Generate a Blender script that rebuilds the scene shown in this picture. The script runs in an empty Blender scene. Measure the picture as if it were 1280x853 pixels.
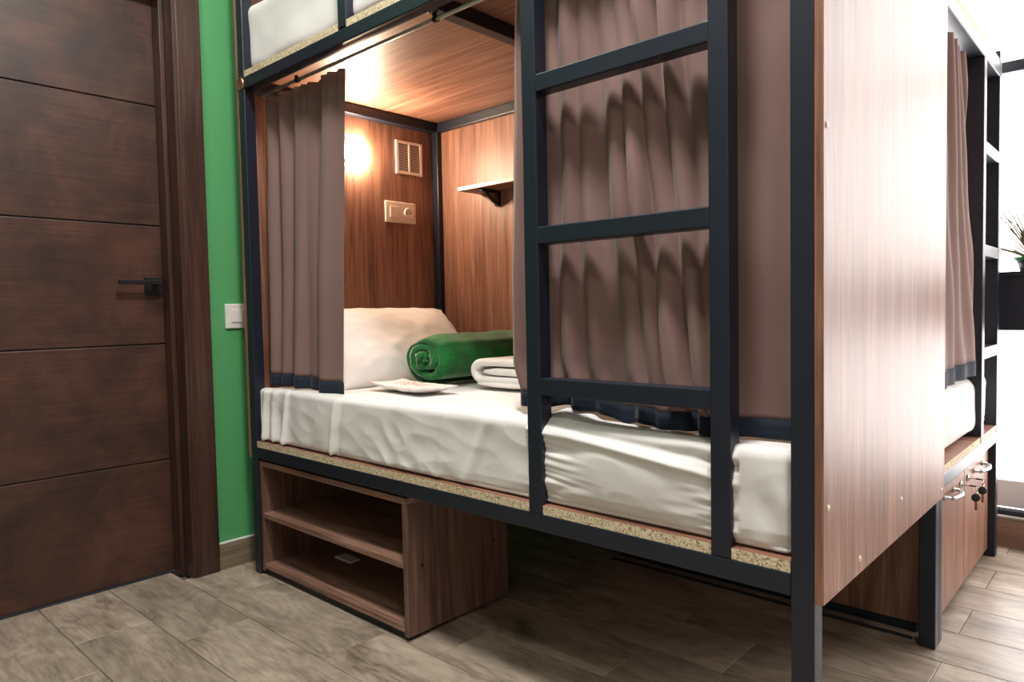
import bpy, bmesh, math, random
from mathutils import Vector, Matrix, noise

random.seed(7)
S = bpy.context.scene
COL = S.collection
PI = math.pi

# ------------------------------------------------------------------ camera
cam_d = bpy.data.cameras.new('camera')
cam = bpy.data.objects.new('camera', cam_d)
COL.objects.link(cam)
S.camera = cam
F_PX = 884.80
cam_d.sensor_fit = 'HORIZONTAL'
cam_d.sensor_width = 36.0
cam_d.lens = F_PX / 1280.0 * 36.0
cam_d.clip_start = 0.02
R_ROWS = ((0.7370104427935843, 0.6755979399873194, -0.01957117007475904),
          (0.015493384078298571, -0.04583648402122295, -0.9988288000365103),
          (-0.6757037533290806, 0.7358440325350628, -0.04424926575131341))   # image right, image down, view
rx, ry, rz = (Vector(r) for r in R_ROWS)
m = Matrix.Identity(4)
for i in range(3):
    m[i][0] = rx[i]
    m[i][1] = -ry[i]
    m[i][2] = -rz[i]
m.translation = Vector((2.48982285, -1.26444764, 0.96233953))
cam.matrix_world = m

# ------------------------------------------------------------------ world and exposure
world = bpy.data.worlds.new('daylight')
S.world = world
world.use_nodes = True
bg = world.node_tree.nodes['Background']
bg.inputs[0].default_value = (1.0, 0.955, 0.94, 1)
bg.inputs[1].default_value = 9.0
S.view_settings.view_transform = 'Standard'
S.view_settings.look = 'None'
S.view_settings.gamma = 1.0
S.view_settings.use_curve_mapping = False
S.view_settings.exposure = 0.0
CEILING_WATTS = 64.0
SECOND_FILL_WATTS = 18.0  # unseen lamp added as fill for the end panel and window bunk
THIRD_FILL_WATTS = 12.0  # unseen lamp added to brighten the green wall
BED_LAMP_GLOW = 350.0

# daylight portal in the window opening (guides sampling of the sky, emits nothing itself)
WX0, WX1, WZ0, WZ1 = 1.15, 3.95, 0.14, 2.65
pd = bpy.data.lights.new('window_portal', 'AREA')
pd.shape = 'RECTANGLE'
pd.size = WX1 - WX0
pd.size_y = WZ1 - WZ0
pd.cycles.is_portal = True
po = bpy.data.objects.new('window_portal', pd)
po.location = ((WX0 + WX1) / 2, 2.30, (WZ0 + WZ1) / 2)
po.rotation_euler = (-PI / 2, 0, 0)
COL.objects.link(po)


# ------------------------------------------------------------------ material helpers
def srgb(r, g, b):
    def c(v):
        v /= 255.0
        return v / 12.92 if v <= 0.04045 else ((v + 0.055) / 1.055) ** 2.4
    return (c(r), c(g), c(b), 1.0)


def new_mat(name):
    mt = bpy.data.materials.new(name)
    mt.use_nodes = True
    nt = mt.node_tree
    b = nt.nodes['Principled BSDF']
    return mt, nt, b


def N(nt, t, **kw):
    n = nt.nodes.new(t)
    for k, v in kw.items():
        setattr(n, k, v)
    return n


def ramp(nt, stops):
    r = N(nt, 'ShaderNodeValToRGB')
    e = r.color_ramp.elements
    while len(e) < len(stops):
        e.new(0.5)
    for i, (p, c) in enumerate(stops):
        e[i].position = p
        e[i].color = c
    return r


def bump(nt, b, src, strength=0.2, dist=0.002):
    n = N(nt, 'ShaderNodeBump')
    n.inputs['Strength'].default_value = strength
    n.inputs['Distance'].default_value = dist
    nt.links.new(src, n.inputs['Height'])
    nt.links.new(n.outputs[0], b.inputs['Normal'])


def plain(name, col, rough=0.5, metal=0.0, nscale=40, var=0.06, bstr=0.0, spec=0.5):
    mt, nt, b = new_mat(name)
    tc = N(nt, 'ShaderNodeTexCoord')
    nz = N(nt, 'ShaderNodeTexNoise')
    nz.inputs['Scale'].default_value = nscale
    nz.inputs['Detail'].default_value = 3
    nt.links.new(tc.outputs['Object'], nz.inputs['Vector'])
    d = tuple(c * (1 - var) for c in col[:3]) + (1,)
    l = tuple(min(1, c * (1 + var)) for c in col[:3]) + (1,)
    r = ramp(nt, [(0.3, d), (0.7, l)])
    nt.links.new(nz.outputs[0], r.inputs[0])
    nt.links.new(r.outputs[0], b.inputs['Base Color'])
    b.inputs['Roughness'].default_value = rough
    b.inputs['Metallic'].default_value = metal
    b.inputs['Specular IOR Level'].default_value = spec
    if bstr:
        bump(nt, b, nz.outputs[0], bstr)
    return mt


def wood(name, axis, dark, mid, light, rough=0.4, along=1.6, across=26, fine=140, bstr=0.12, coat=0.0):
    """laminate or veneer with the grain running along one object axis"""
    mt, nt, b = new_mat(name)
    tc = N(nt, 'ShaderNodeTexCoord')
    mp = N(nt, 'ShaderNodeMapping')
    sc = [across] * 3
    sc[axis] = along
    mp.inputs['Scale'].default_value = sc
    nt.links.new(tc.outputs['Object'], mp.inputs['Vector'])
    n1 = N(nt, 'ShaderNodeTexNoise')
    n1.inputs['Scale'].default_value = 1.0
    n1.inputs['Detail'].default_value = 6
    n1.inputs['Roughness'].default_value = 0.6
    n1.inputs['Distortion'].default_value = 0.6
    nt.links.new(mp.outputs[0], n1.inputs['Vector'])
    mp2 = N(nt, 'ShaderNodeMapping')
    sc = [fine] * 3
    sc[axis] = 5
    mp2.inputs['Scale'].default_value = sc
    nt.links.new(tc.outputs['Object'], mp2.inputs['Vector'])
    n2 = N(nt, 'ShaderNodeTexNoise')
    n2.inputs['Scale'].default_value = 1.0
    n2.inputs['Detail'].default_value = 3
    nt.links.new(mp2.outputs[0], n2.inputs['Vector'])
    mx = N(nt, 'ShaderNodeMath', operation='MULTIPLY_ADD')
    mx.inputs[1].default_value = 0.45
    nt.links.new(n2.outputs[0], mx.inputs[0])
    ms = N(nt, 'ShaderNodeMath', operation='MULTIPLY')
    ms.inputs[1].default_value = 0.55
    nt.links.new(n1.outputs[0], ms.inputs[0])
    nt.links.new(ms.outputs[0], mx.inputs[2])
    r = ramp(nt, [(0.36, dark), (0.5, mid), (0.64, light)])
    nt.links.new(mx.outputs[0], r.inputs[0])
    nt.links.new(r.outputs[0], b.inputs['Base Color'])
    b.inputs['Roughness'].default_value = rough
    b.inputs['Coat Weight'].default_value = coat
    b.inputs['Coat Roughness'].default_value = 0.25
    bump(nt, b, mx.outputs[0], bstr, 0.001)
    return mt


def fabric(name, col, var=0.12, weave=700, rough=0.9, sheen=0.3, bstr=0.15, big=6):
    mt, nt, b = new_mat(name)
    tc = N(nt, 'ShaderNodeTexCoord')
    n1 = N(nt, 'ShaderNodeTexNoise')
    n1.inputs['Scale'].default_value = big
    n1.inputs['Detail'].default_value = 4
    nt.links.new(tc.outputs['Object'], n1.inputs['Vector'])
    n2 = N(nt, 'ShaderNodeTexNoise')
    n2.inputs['Scale'].default_value = weave
    n2.inputs['Detail'].default_value = 2
    nt.links.new(tc.outputs['Object'], n2.inputs['Vector'])
    ad = N(nt, 'ShaderNodeMath', operation='ADD')
    nt.links.new(n1.outputs[0], ad.inputs[0])
    nt.links.new(n2.outputs[0], ad.inputs[1])
    hv = N(nt, 'ShaderNodeMath', operation='MULTIPLY')
    hv.inputs[1].default_value = 0.5
    nt.links.new(ad.outputs[0], hv.inputs[0])
    d = tuple(c * (1 - var) for c in col[:3]) + (1,)
    l = tuple(min(1, c * (1 + var)) for c in col[:3]) + (1,)
    r = ramp(nt, [(0.35, d), (0.65, l)])
    nt.links.new(hv.outputs[0], r.inputs[0])
    nt.links.new(r.outputs[0], b.inputs['Base Color'])
    b.inputs['Roughness'].default_value = rough
    b.inputs['Sheen Weight'].default_value = sheen
    b.inputs['Sheen Roughness'].default_value = 0.4
    b.inputs['Specular IOR Level'].default_value = 0.25
    bump(nt, b, n2.outputs[0], bstr, 0.0006)
    return mt


WD, WM, WL = srgb(102, 68, 54), srgb(138, 96, 78), srgb(166, 122, 101)
M = {}
M['wood_z'] = wood('walnut_laminate_upright', 2, WD, WM, WL, rough=0.45)
M['wood_x'] = wood('walnut_laminate_lengthwise', 0, WD, WM, WL, rough=0.45)
M['wood_y'] = wood('walnut_laminate_crosswise', 1, WD, WM, WL, rough=0.45)
M['cab_z'] = wood('cabinet_laminate_upright_shaded', 2, srgb(76, 53, 44), srgb(104, 76, 64), srgb(128, 97, 83), rough=0.42)  # sides and back: shade under the bunk is put into this darker colour
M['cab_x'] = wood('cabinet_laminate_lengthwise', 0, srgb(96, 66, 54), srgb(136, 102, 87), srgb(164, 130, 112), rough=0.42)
M['metal'] = plain('black_powder_coat', srgb(24, 29, 43), rough=0.42, nscale=420, var=0.10, bstr=0.05)
M['dark'] = plain('black_plastic', srgb(14, 15, 18), rough=0.45)
M['white_plastic'] = plain('white_plastic', srgb(226, 222, 216), rough=0.35, var=0.02)
M['cream_plastic'] = plain('cream_plastic', srgb(232, 214, 200), rough=0.35, var=0.02)
M['chrome'] = plain('polished_chrome', srgb(200, 202, 206), rough=0.14, metal=1.0, var=0.01)
M['satin'] = plain('satin_steel', srgb(190, 184, 178), rough=0.35, metal=0.7, var=0.02)
M['copper'] = plain('copper_ring', srgb(196, 140, 106), rough=0.3, metal=0.9)
M['curtain'] = fabric('taupe_curtain_cloth', srgb(128, 103, 98), var=0.07, sheen=0.12)
M['hem'] = fabric('navy_hem_cloth', srgb(30, 38, 52), var=0.1, sheen=0.1)
M['sheet'] = fabric('white_sheet', srgb(228, 226, 224), var=0.025, weave=900, sheen=0.05, bstr=0.06)
M['pillowcase'] = fabric('white_pillowcase', srgb(232, 228, 224), var=0.02, weave=900, sheen=0.05, bstr=0.05)
M['terry'] = fabric('white_terry', srgb(236, 234, 231), var=0.03, weave=420, sheen=0.3, bstr=0.5)
M['plush'] = fabric('green_plush', srgb(22, 104, 46), var=0.5, weave=160, rough=0.8, sheen=0.6, bstr=0.5, big=16)
M['paint_white'] = plain('white_paint', srgb(232, 230, 226), rough=0.75, nscale=60, var=0.01, bstr=0.03)
M['paint_grey'] = plain('warm_grey_paint', srgb(158, 152, 146), rough=0.75, nscale=60, var=0.02, bstr=0.03)
M['paint_green'] = plain('green_paint', srgb(82, 160, 100), rough=0.6, nscale=180, var=0.04, bstr=0.05)
M['skirting'] = wood('skirting_tile', 1, srgb(96, 84, 66), srgb(124, 110, 90), srgb(146, 131, 110), rough=0.45)
M['skirting_far'] = wood('skirting_tile_far', 0, srgb(112, 84, 70), srgb(140, 110, 94), srgb(160, 130, 112), rough=0.45)
M['grout'] = plain('grout', srgb(92, 84, 72), rough=0.9)
M['pvc'] = plain('white_pvc', srgb(235, 235, 235), rough=0.3, var=0.01)
M['grey_line'] = plain('dark_gasket', srgb(40, 44, 52), rough=0.5)
M['rim_green'] = plain('green_glazed_rim', srgb(48, 150, 70), rough=0.3)
M['pot_dark'] = plain('dark_pot', srgb(60, 66, 84), rough=0.5)
M['twig'] = plain('dry_leaf', srgb(112, 100, 70), rough=0.7)
M['soil'] = plain('soil', srgb(60, 44, 34), rough=0.95)
M['brass'] = plain('key_metal', srgb(176, 140, 104), rough=0.3, metal=1.0)


def door_material():
    mt, nt, b = new_mat('dark_stained_door_veneer')
    tc = N(nt, 'ShaderNodeTexCoord')
    n1 = N(nt, 'ShaderNodeTexNoise')
    n1.inputs['Scale'].default_value = 4.5
    n1.inputs['Detail'].default_value = 7
    n1.inputs['Roughness'].default_value = 0.62
    n1.inputs['Distortion'].default_value = 0.4
    nt.links.new(tc.outputs['Object'], n1.inputs['Vector'])
    mp = N(nt, 'ShaderNodeMapping')
    mp.inputs['Scale'].default_value = (60, 4, 130)
    nt.links.new(tc.outputs['Object'], mp.inputs['Vector'])
    n2 = N(nt, 'ShaderNodeTexNoise')
    n2.inputs['Scale'].default_value = 1
    n2.inputs['Detail'].default_value = 4
    nt.links.new(mp.outputs[0], n2.inputs['Vector'])
    mx = N(nt, 'ShaderNodeMix', data_type='FLOAT')
    mx.inputs['Factor'].default_value = 0.26
    nt.links.new(n1.outputs[0], mx.inputs['A'])
    nt.links.new(n2.outputs[0], mx.inputs['B'])
    r = ramp(nt, [(0.36, srgb(48, 31, 27)), (0.5, srgb(68, 44, 36)), (0.66, srgb(92, 59, 46))])
    nt.links.new(mx.outputs['Result'], r.inputs[0])
    nt.links.new(r.outputs[0], b.inputs['Base Color'])
    b.inputs['Roughness'].default_value = 0.42
    bump(nt, b, n2.outputs[0], 0.12, 0.001)
    return mt


M['door'] = door_material()
M['frame_wood'] = wood('dark_stained_frame', 2, srgb(46, 30, 26), srgb(66, 43, 36), srgb(86, 58, 48), rough=0.38, fine=200)


def plank_material():
    mt, nt, b = new_mat('wood_look_floor_tile')
    tc = N(nt, 'ShaderNodeTexCoord')
    oi = N(nt, 'ShaderNodeObjectInfo')
    off = N(nt, 'ShaderNodeVectorMath', operation='SCALE')
    cmb = N(nt, 'ShaderNodeCombineXYZ')
    for k, mul in enumerate((37.0, 91.0, 53.0)):
        mm = N(nt, 'ShaderNodeMath', operation='MULTIPLY')
        mm.inputs[1].default_value = mul
        nt.links.new(oi.outputs['Random'], mm.inputs[0])
        nt.links.new(mm.outputs[0], cmb.inputs[k])
    ad = N(nt, 'ShaderNodeVectorMath', operation='ADD')
    nt.links.new(tc.outputs['Object'], ad.inputs[0])
    nt.links.new(cmb.outputs[0], ad.inputs[1])
    mp = N(nt, 'ShaderNodeMapping')
    mp.inputs['Scale'].default_value = (1.0, 3.0, 1.0)
    nt.links.new(ad.outputs[0], mp.inputs['Vector'])
    wv = N(nt, 'ShaderNodeTexNoise')
    wv.inputs['Scale'].default_value = 2.6
    wv.inputs['Detail'].default_value = 10
    wv.inputs['Roughness'].default_value = 0.68
    wv.inputs['Distortion'].default_value = 0.5
    nt.links.new(mp.outputs[0], wv.inputs['Vector'])
    # swirling growth rings: contour lines of a smooth noise
    lw = N(nt, 'ShaderNodeTexNoise')
    lw.inputs['Scale'].default_value = 1.9
    lw.inputs['Detail'].default_value = 1.5
    nt.links.new(mp.outputs[0], lw.inputs['Vector'])
    k1 = N(nt, 'ShaderNodeMath', operation='MULTIPLY')
    k1.inputs[1].default_value = 95.0
    nt.links.new(lw.outputs[0], k1.inputs[0])
    k2 = N(nt, 'ShaderNodeMath', operation='SINE')
    nt.links.new(k1.outputs[0], k2.inputs[0])
    k3 = N(nt, 'ShaderNodeMath', operation='MULTIPLY_ADD')
    k3.inputs[1].default_value = 0.5
    k3.inputs[2].default_value = 0.5
    nt.links.new(k2.outputs[0], k3.inputs[0])
    mp2 = N(nt, 'ShaderNodeMapping')
    mp2.inputs['Scale'].default_value = (14, 120, 1)
    nt.links.new(ad.outputs[0], mp2.inputs['Vector'])
    fn_ = N(nt, 'ShaderNodeTexNoise')
    fn_.inputs['Scale'].default_value = 1
    fn_.inputs['Detail'].default_value = 4
    nt.links.new(mp2.outputs[0], fn_.inputs['Vector'])
    m0 = N(nt, 'ShaderNodeMix', data_type='FLOAT')
    m0.inputs['Factor'].default_value = 0.055
    nt.links.new(wv.outputs[0], m0.inputs['A'])
    nt.links.new(k3.outputs[0], m0.inputs['B'])
    mx = N(nt, 'ShaderNodeMix', data_type='FLOAT')
    mx.inputs['Factor'].default_value = 0.22
    nt.links.new(m0.outputs['Result'], mx.inputs['A'])
    nt.links.new(fn_.outputs[0], mx.inputs['B'])
    r = ramp(nt, [(0.32, srgb(84, 73, 63)), (0.43, srgb(136, 122, 107)), (0.55, srgb(168, 153, 137)), (0.68, srgb(196, 181, 163))])
    nt.links.new(mx.outputs['Result'], r.inputs[0])
    hs = N(nt, 'ShaderNodeHueSaturation')
    mr = N(nt, 'ShaderNodeMapRange')
    mr.inputs['To Min'].default_value = 0.80
    mr.inputs['To Max'].default_value = 1.10
    nt.links.new(oi.outputs['Random'], mr.inputs['Value'])
    nt.links.new(mr.outputs[0], hs.inputs['Value'])
    nt.links.new(r.outputs[0], hs.inputs['Color'])
    nt.links.new(hs.outputs[0], b.inputs['Base Color'])
    b.inputs['Roughness'].default_value = 0.36
    bump(nt, b, mx.outputs['Result'], 0.15, 0.001)
    return mt


M['plank'] = plank_material()


def chip_material():
    mt, nt, b = new_mat('raw_chipboard_edge')
    tc = N(nt, 'ShaderNodeTexCoord')
    vo = N(nt, 'ShaderNodeTexVoronoi')
    vo.inputs['Scale'].default_value = 330
    nt.links.new(tc.outputs['Object'], vo.inputs['Vector'])
    sp = N(nt, 'ShaderNodeSeparateColor')
    nt.links.new(vo.outputs['Color'], sp.inputs[0])
    r = ramp(nt, [(0.06, srgb(140, 116, 84)), (0.22, srgb(192, 172, 136)), (0.6, srgb(214, 198, 166)), (0.95, srgb(230, 220, 194))])
    nt.links.new(sp.outputs[0], r.inputs[0])
    nt.links.new(r.outputs[0], b.inputs['Base Color'])
    b.inputs['Roughness'].default_value = 0.85
    bump(nt, b, sp.outputs[0], 0.3, 0.001)
    return mt


M['chip'] = chip_material()


def packet_material():
    mt, nt, b = new_mat('printed_paper_wrapper')
    tc = N(nt, 'ShaderNodeTexCoord')
    mp = N(nt, 'ShaderNodeMapping')
    mp.inputs['Scale'].default_value = (60, 110, 1)
    nt.links.new(tc.outputs['Object'], mp.inputs['Vector'])
    nz = N(nt, 'ShaderNodeTexNoise')
    nz.inputs['Scale'].default_value = 1
    nz.inputs['Detail'].default_value = 2
    nt.links.new(mp.outputs[0], nz.inputs['Vector'])
    gr = N(nt, 'ShaderNodeVectorMath', operation='MULTIPLY')
    gr.inputs[1].default_value = (11, 22, 0)
    nt.links.new(tc.outputs['Object'], gr.inputs[0])
    ln = N(nt, 'ShaderNodeVectorMath', operation='LENGTH')
    nt.links.new(gr.outputs[0], ln.inputs[0])
    inside = N(nt, 'ShaderNodeMath', operation='LESS_THAN')
    inside.inputs[1].default_value = 1.0
    nt.links.new(ln.outputs['Value'], inside.inputs[0])
    ink = N(nt, 'ShaderNodeMath', operation='GREATER_THAN')
    ink.inputs[1].default_value = 0.53
    nt.links.new(nz.outputs[0], ink.inputs[0])
    ml = N(nt, 'ShaderNodeMath', operation='MULTIPLY')
    nt.links.new(inside.outputs[0], ml.inputs[0])
    nt.links.new(ink.outputs[0], ml.inputs[1])
    mx = N(nt, 'ShaderNodeMix', data_type='RGBA')
    mx.inputs['A'].default_value = srgb(236, 230, 226)
    mx.inputs['B'].default_value = srgb(204, 120, 92)
    nt.links.new(ml.outputs[0], mx.inputs['Factor'])
    nt.links.new(mx.outputs['Result'], b.inputs['Base Color'])
    b.inputs['Roughness'].default_value = 0.35
    return mt


M['packet'] = packet_material()


def glass_material():
    mt, nt, b = new_mat('window_glass')
    out = nt.nodes['Material Output']
    tr = N(nt, 'ShaderNodeBsdfTransparent')
    gl = N(nt, 'ShaderNodeBsdfGlossy')
    gl.inputs['Roughness'].default_value = 0.02
    mx = N(nt, 'ShaderNodeMixShader')
    mx.inputs[0].default_value = 0.06
    nt.links.new(tr.outputs[0], mx.inputs[1])
    nt.links.new(gl.outputs[0], mx.inputs[2])
    nt.links.new(mx.outputs[0], out.inputs[0])
    return mt


M['glass'] = glass_material()


def glow_material(name, col, strength):
    mt, nt, b = new_mat(name)
    b.inputs['Base Color'].default_value = (0.9, 0.9, 0.9, 1)
    b.inputs['Emission Color'].default_value = col
    b.inputs['Emission Strength'].default_value = strength
    return mt


M['warm_glow'] = glow_material('warm_lamp_glass', (1.0, 0.76, 0.53, 1), BED_LAMP_GLOW)
M['cool_glow'] = glow_material('ceiling_lamp_diffuser', (1.0, 0.97, 0.93, 1), 8.0)

# ------------------------------------------------------------------ object helpers
WLOC = {}


def _wloc(o):
    return WLOC.get(o.name, Vector((0, 0, 0))) if o else Vector((0, 0, 0))


def thing(name, label, cat, loc=(0, 0, 0), group=None, kind=None):
    o = bpy.data.objects.new(name, None)
    o.empty_display_size = 0.1
    COL.objects.link(o)
    o.location = loc
    WLOC[o.name] = Vector(loc)
    if label:
        o['label'] = label
    if cat:
        o['category'] = cat
    if group:
        o['group'] = group
    if kind:
        o['kind'] = kind
    return o


def tag(o, label=None, cat=None, group=None, kind=None):
    for k, v in (('label', label), ('category', cat), ('group', group), ('kind', kind)):
        if v:
            o[k] = v
    return o


def obj(name, bm, mat, parent=None, loc=None, smooth=False, label=None):
    """bm is in world coordinates; becomes one mesh object"""
    me = bpy.data.meshes.new(name)
    if loc is None:
        if parent:
            loc = _wloc(parent)
        else:
            xs = [v.co for v in bm.verts]
            lo = [min(v[i] for v in xs) for i in range(3)]
            hi = [max(v[i] for v in xs) for i in range(3)]
            loc = Vector(((lo[0] + hi[0]) / 2, (lo[1] + hi[1]) / 2, lo[2]))
    loc = Vector(loc)
    for v in bm.verts:
        v.co -= loc
    bm.normal_update()
    bm.to_mesh(me)
    bm.free()
    mats = mat if isinstance(mat, (list, tuple)) else [mat]
    for mm in mats:
        me.materials.append(M[mm])
    if smooth:
        for p in me.polygons:
            p.use_smooth = True
    o = bpy.data.objects.new(name, me)
    COL.objects.link(o)
    if parent:
        o.parent = parent
        o.location = loc - _wloc(parent)
    else:
        o.location = loc
    WLOC[o.name] = loc
    if label:
        o['label'] = label
    return o


def add_box(bm, x0, x1, y0, y1, z0, z1, bev=0.0, seg=2, mi=0):
    r = bmesh.ops.create_cube(bm, size=1.0)
    vs = r['verts']
    for v in vs:
        v.co = Vector(((x0 + x1) / 2 + v.co.x * (x1 - x0), (y0 + y1) / 2 + v.co.y * (y1 - y0), (z0 + z1) / 2 + v.co.z * (z1 - z0)))
    fs = set(f for v in vs for f in v.link_faces)
    for f in fs:
        f.material_index = mi
    if bev:
        es = set(e for v in vs for e in v.link_edges)
        bmesh.ops.bevel(bm, geom=list(es), offset=bev, segments=seg, affect='EDGES', profile=0.5)
    return vs


def box(name, mat, parent, x0, x1, y0, y1, z0, z1, bev=0.0015, seg=2, label=None):
    bm = bmesh.new()
    add_box(bm, x0, x1, y0, y1, z0, z1, bev, seg)
    return obj(name, bm, mat, parent, label=label)


def add_tube(bm, pts, r, n=10, caps=True, mi=0):
    """round tube along a polyline; r may be a number or a list"""
    pts = [Vector(p) for p in pts]
    rs = r if isinstance(r, (list, tuple)) else [r] * len(pts)
    rings = []
    up = None
    for i, p in enumerate(pts):
        if i == 0:
            d = pts[1] - pts[0]
        elif i == len(pts) - 1:
            d = pts[-1] - pts[-2]
        else:
            d = (pts[i + 1] - p).normalized() + (p - pts[i - 1]).normalized()
        d.normalize()
        if up is None:
            up = Vector((0, 0, 1)) if abs(d.z) < 0.9 else Vector((1, 0, 0))
        a = d.cross(up).normalized()
        b_ = a.cross(d).normalized()
        up = b_
        rings.append([bm.verts.new(p + (a * math.cos(2 * PI * k / n) + b_ * math.sin(2 * PI * k / n)) * rs[i]) for k in range(n)])
    for i in range(len(rings) - 1):
        for k in range(n):
            f = bm.faces.new((rings[i][k], rings[i][(k + 1) % n], rings[i + 1][(k + 1) % n], rings[i + 1][k]))
            f.material_index = mi
    if caps:
        bm.faces.new(rings[0])
        bm.faces.new(list(reversed(rings[-1])))
    bmesh.ops.recalc_face_normals(bm, faces=bm.faces)


def add_lathe(bm, prof, axis_o, axis, n=32):
    """revolve (radius, height) profile around an axis"""
    axis = Vector(axis).normalized()
    o_ = Vector(axis_o)
    t = Vector((0, 0, 1)) if abs(axis.z) < 0.9 else Vector((1, 0, 0))
    a = axis.cross(t).normalized()
    b_ = axis.cross(a).normalized()
    rings = []
    for r, h in prof:
        if r < 1e-6:
            rings.append([bm.verts.new(o_ + axis * h)])
        else:
            rings.append([bm.verts.new(o_ + axis * h + (a * math.cos(2 * PI * k / n) + b_ * math.sin(2 * PI * k / n)) * r) for k in range(n)])
    for i in range(len(rings) - 1):
        A, B = rings[i], rings[i + 1]
        for k in range(n):
            k2 = (k + 1) % n
            if len(A) == 1 and len(B) == 1:
                continue
            if len(A) == 1:
                bm.faces.new((A[0], B[k], B[k2]))
            elif len(B) == 1:
                bm.faces.new((A[k], B[0], A[k2]))
            else:
                bm.faces.new((A[k], A[k2], B[k2], B[k]))
    bmesh.ops.recalc_face_normals(bm, faces=bm.faces)


def lathe(name, mat, parent, prof, o_, axis, n=32, smooth=True, label=None):
    bm = bmesh.new()
    add_lathe(bm, prof, o_, axis, n)
    return obj(name, bm, mat, parent, smooth=smooth, label=label)


def soft_box(x0, x1, y0, y1, z0, z1, r, res, disp=None):
    """rounded box of dense quads, pushed along its normals by disp(p, n)"""
    bm = bmesh.new()
    nx, ny, nz = res
    lo, hi = Vector((x0, y0, z0)), Vector((x1, y1, z1))
    cache = {}

    def vert(i, j, k):
        key = (i, j, k)
        if key in cache:
            return cache[key]
        p = Vector((x0 + (x1 - x0) * i / nx, y0 + (y1 - y0) * j / ny, z0 + (z1 - z0) * k / nz))
        q = Vector([min(max(p[a], lo[a] + r), hi[a] - r) for a in range(3)])
        d = p - q
        if d.length > 1e-9:
            n_ = d.normalized()
            p = q + n_ * r
        else:
            n_ = Vector((0, 0, 1))
        if disp:
            p = p + disp(p, n_)
        v = bm.verts.new(p)
        cache[key] = v
        return v

    def quad(a, b_, c, d):
        bm.faces.new((vert(*a), vert(*b_), vert(*c), vert(*d)))
    for i in range(nx):
        for j in range(ny):
            quad((i, j, 0), (i, j + 1, 0), (i + 1, j + 1, 0), (i + 1, j, 0))
            quad((i, j, nz), (i + 1, j, nz), (i + 1, j + 1, nz), (i, j + 1, nz))
    for i in range(nx):
        for k in range(nz):
            quad((i, 0, k), (i + 1, 0, k), (i + 1, 0, k + 1), (i, 0, k + 1))
            quad((i, ny, k), (i, ny, k + 1), (i + 1, ny, k + 1), (i + 1, ny, k))
    for j in range(ny):
        for k in range(nz):
            quad((0, j, k), (0, j, k + 1), (0, j + 1, k + 1), (0, j + 1, k))
            quad((nx, j, k), (nx, j + 1, k), (nx, j + 1, k + 1), (nx, j, k + 1))
    return bm


def g(x, c, w):
    t = (x - c) / w
    return math.exp(-t * t)


def fn(x, y=0.0, z=0.0):
    return noise.noise(Vector((x, y, z)))


# ------------------------------------------------------------------ the room
XL, XR, YB, YF, ZC = -0.12, 4.30, -3.20, 2.05, 3.10      # left wall, right wall, back wall, window wall, ceiling
DY0, DY1, DZ = -1.075, -0.173, 2.165                      # door opening

bm = bmesh.new()
add_box(bm, -0.32, XR + 0.2, YB - 0.2, 2.32, -0.12, -0.012)
floor = tag(obj('floor', bm, 'grout', loc=(0, 0, 0)), 'wood-look plank tiled floor with grey-brown grain', 'floor', kind='structure')

PW, PL, PT = 0.2145, 0.643, 0.012
GAP = 0.0016
mesh_cache = {}


def plank(x0, x1, y0, y1):
    w, d = round(x1 - x0, 4), round(y1 - y0, 4)
    if (w, d) not in mesh_cache:
        b2 = bmesh.new()
        gx = GAP / 2
        add_box(b2, -w / 2 + gx, w / 2 - gx, -d / 2 + gx, d / 2 - gx, -PT, 0)
        top = [e for e in b2.edges if all(abs(v.co.z) < 1e-6 for v in e.verts)]
        bmesh.ops.bevel(b2, geom=top, offset=0.0012, segments=1, affect='EDGES')
        me = bpy.data.meshes.new('plank')
        b2.to_mesh(me)
        b2.free()
        me.materials.append(M['plank'])
        mesh_cache[(w, d)] = me
    o = bpy.data.objects.new('plank', mesh_cache[(w, d)])
    COL.objects.link(o)
    o.parent = floor
    o.location = ((x0 + x1) / 2, (y0 + y1) / 2, 0)


def plank_row(y0, y1, off, xa, xb):
    n0 = math.floor((xa - off) / PL)
    x = off + n0 * PL
    while x < xb:
        a, b2 = max(x, xa), min(x + PL, xb)
        if b2 - a > 0.01:
            plank(a, b2, y0, y1)
        x += PL


for k in range(-15, 10):
    y0, y1 = 0.002 + k * PW, 0.002 + (k + 1) * PW
    y0, y1 = max(y0, YB), min(y1, YF)
    if y1 - y0 < 0.01:
        continue
    off = 0.369 if k % 2 == 0 else 0.142
    xa = -0.30 if DY0 - 0.1 < (y0 + y1) / 2 < DY1 else XL - 0.005
    plank_row(y0, y1, off, xa, XR)

bm = bmesh.new()
add_box(bm, XL - 0.22, XL, DY1, 2.30, 0, ZC)
add_box(bm, XL - 0.22, XL, YB, DY0, 0, ZC)
add_box(bm, XL - 0.22, XL, DY0, DY1, DZ, ZC)
add_box(bm, XL - 0.24, XL - 0.20, DY0 - 0.1, DY1 + 0.1, 0, DZ + 0.1)  # unseen backing added behind the door to block light leaking under it
tag(obj('wall_left', bm, 'paint_green', loc=(0, 0, 0)), 'green painted wall between the dark door and bunk', 'wall', kind='structure')

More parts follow.
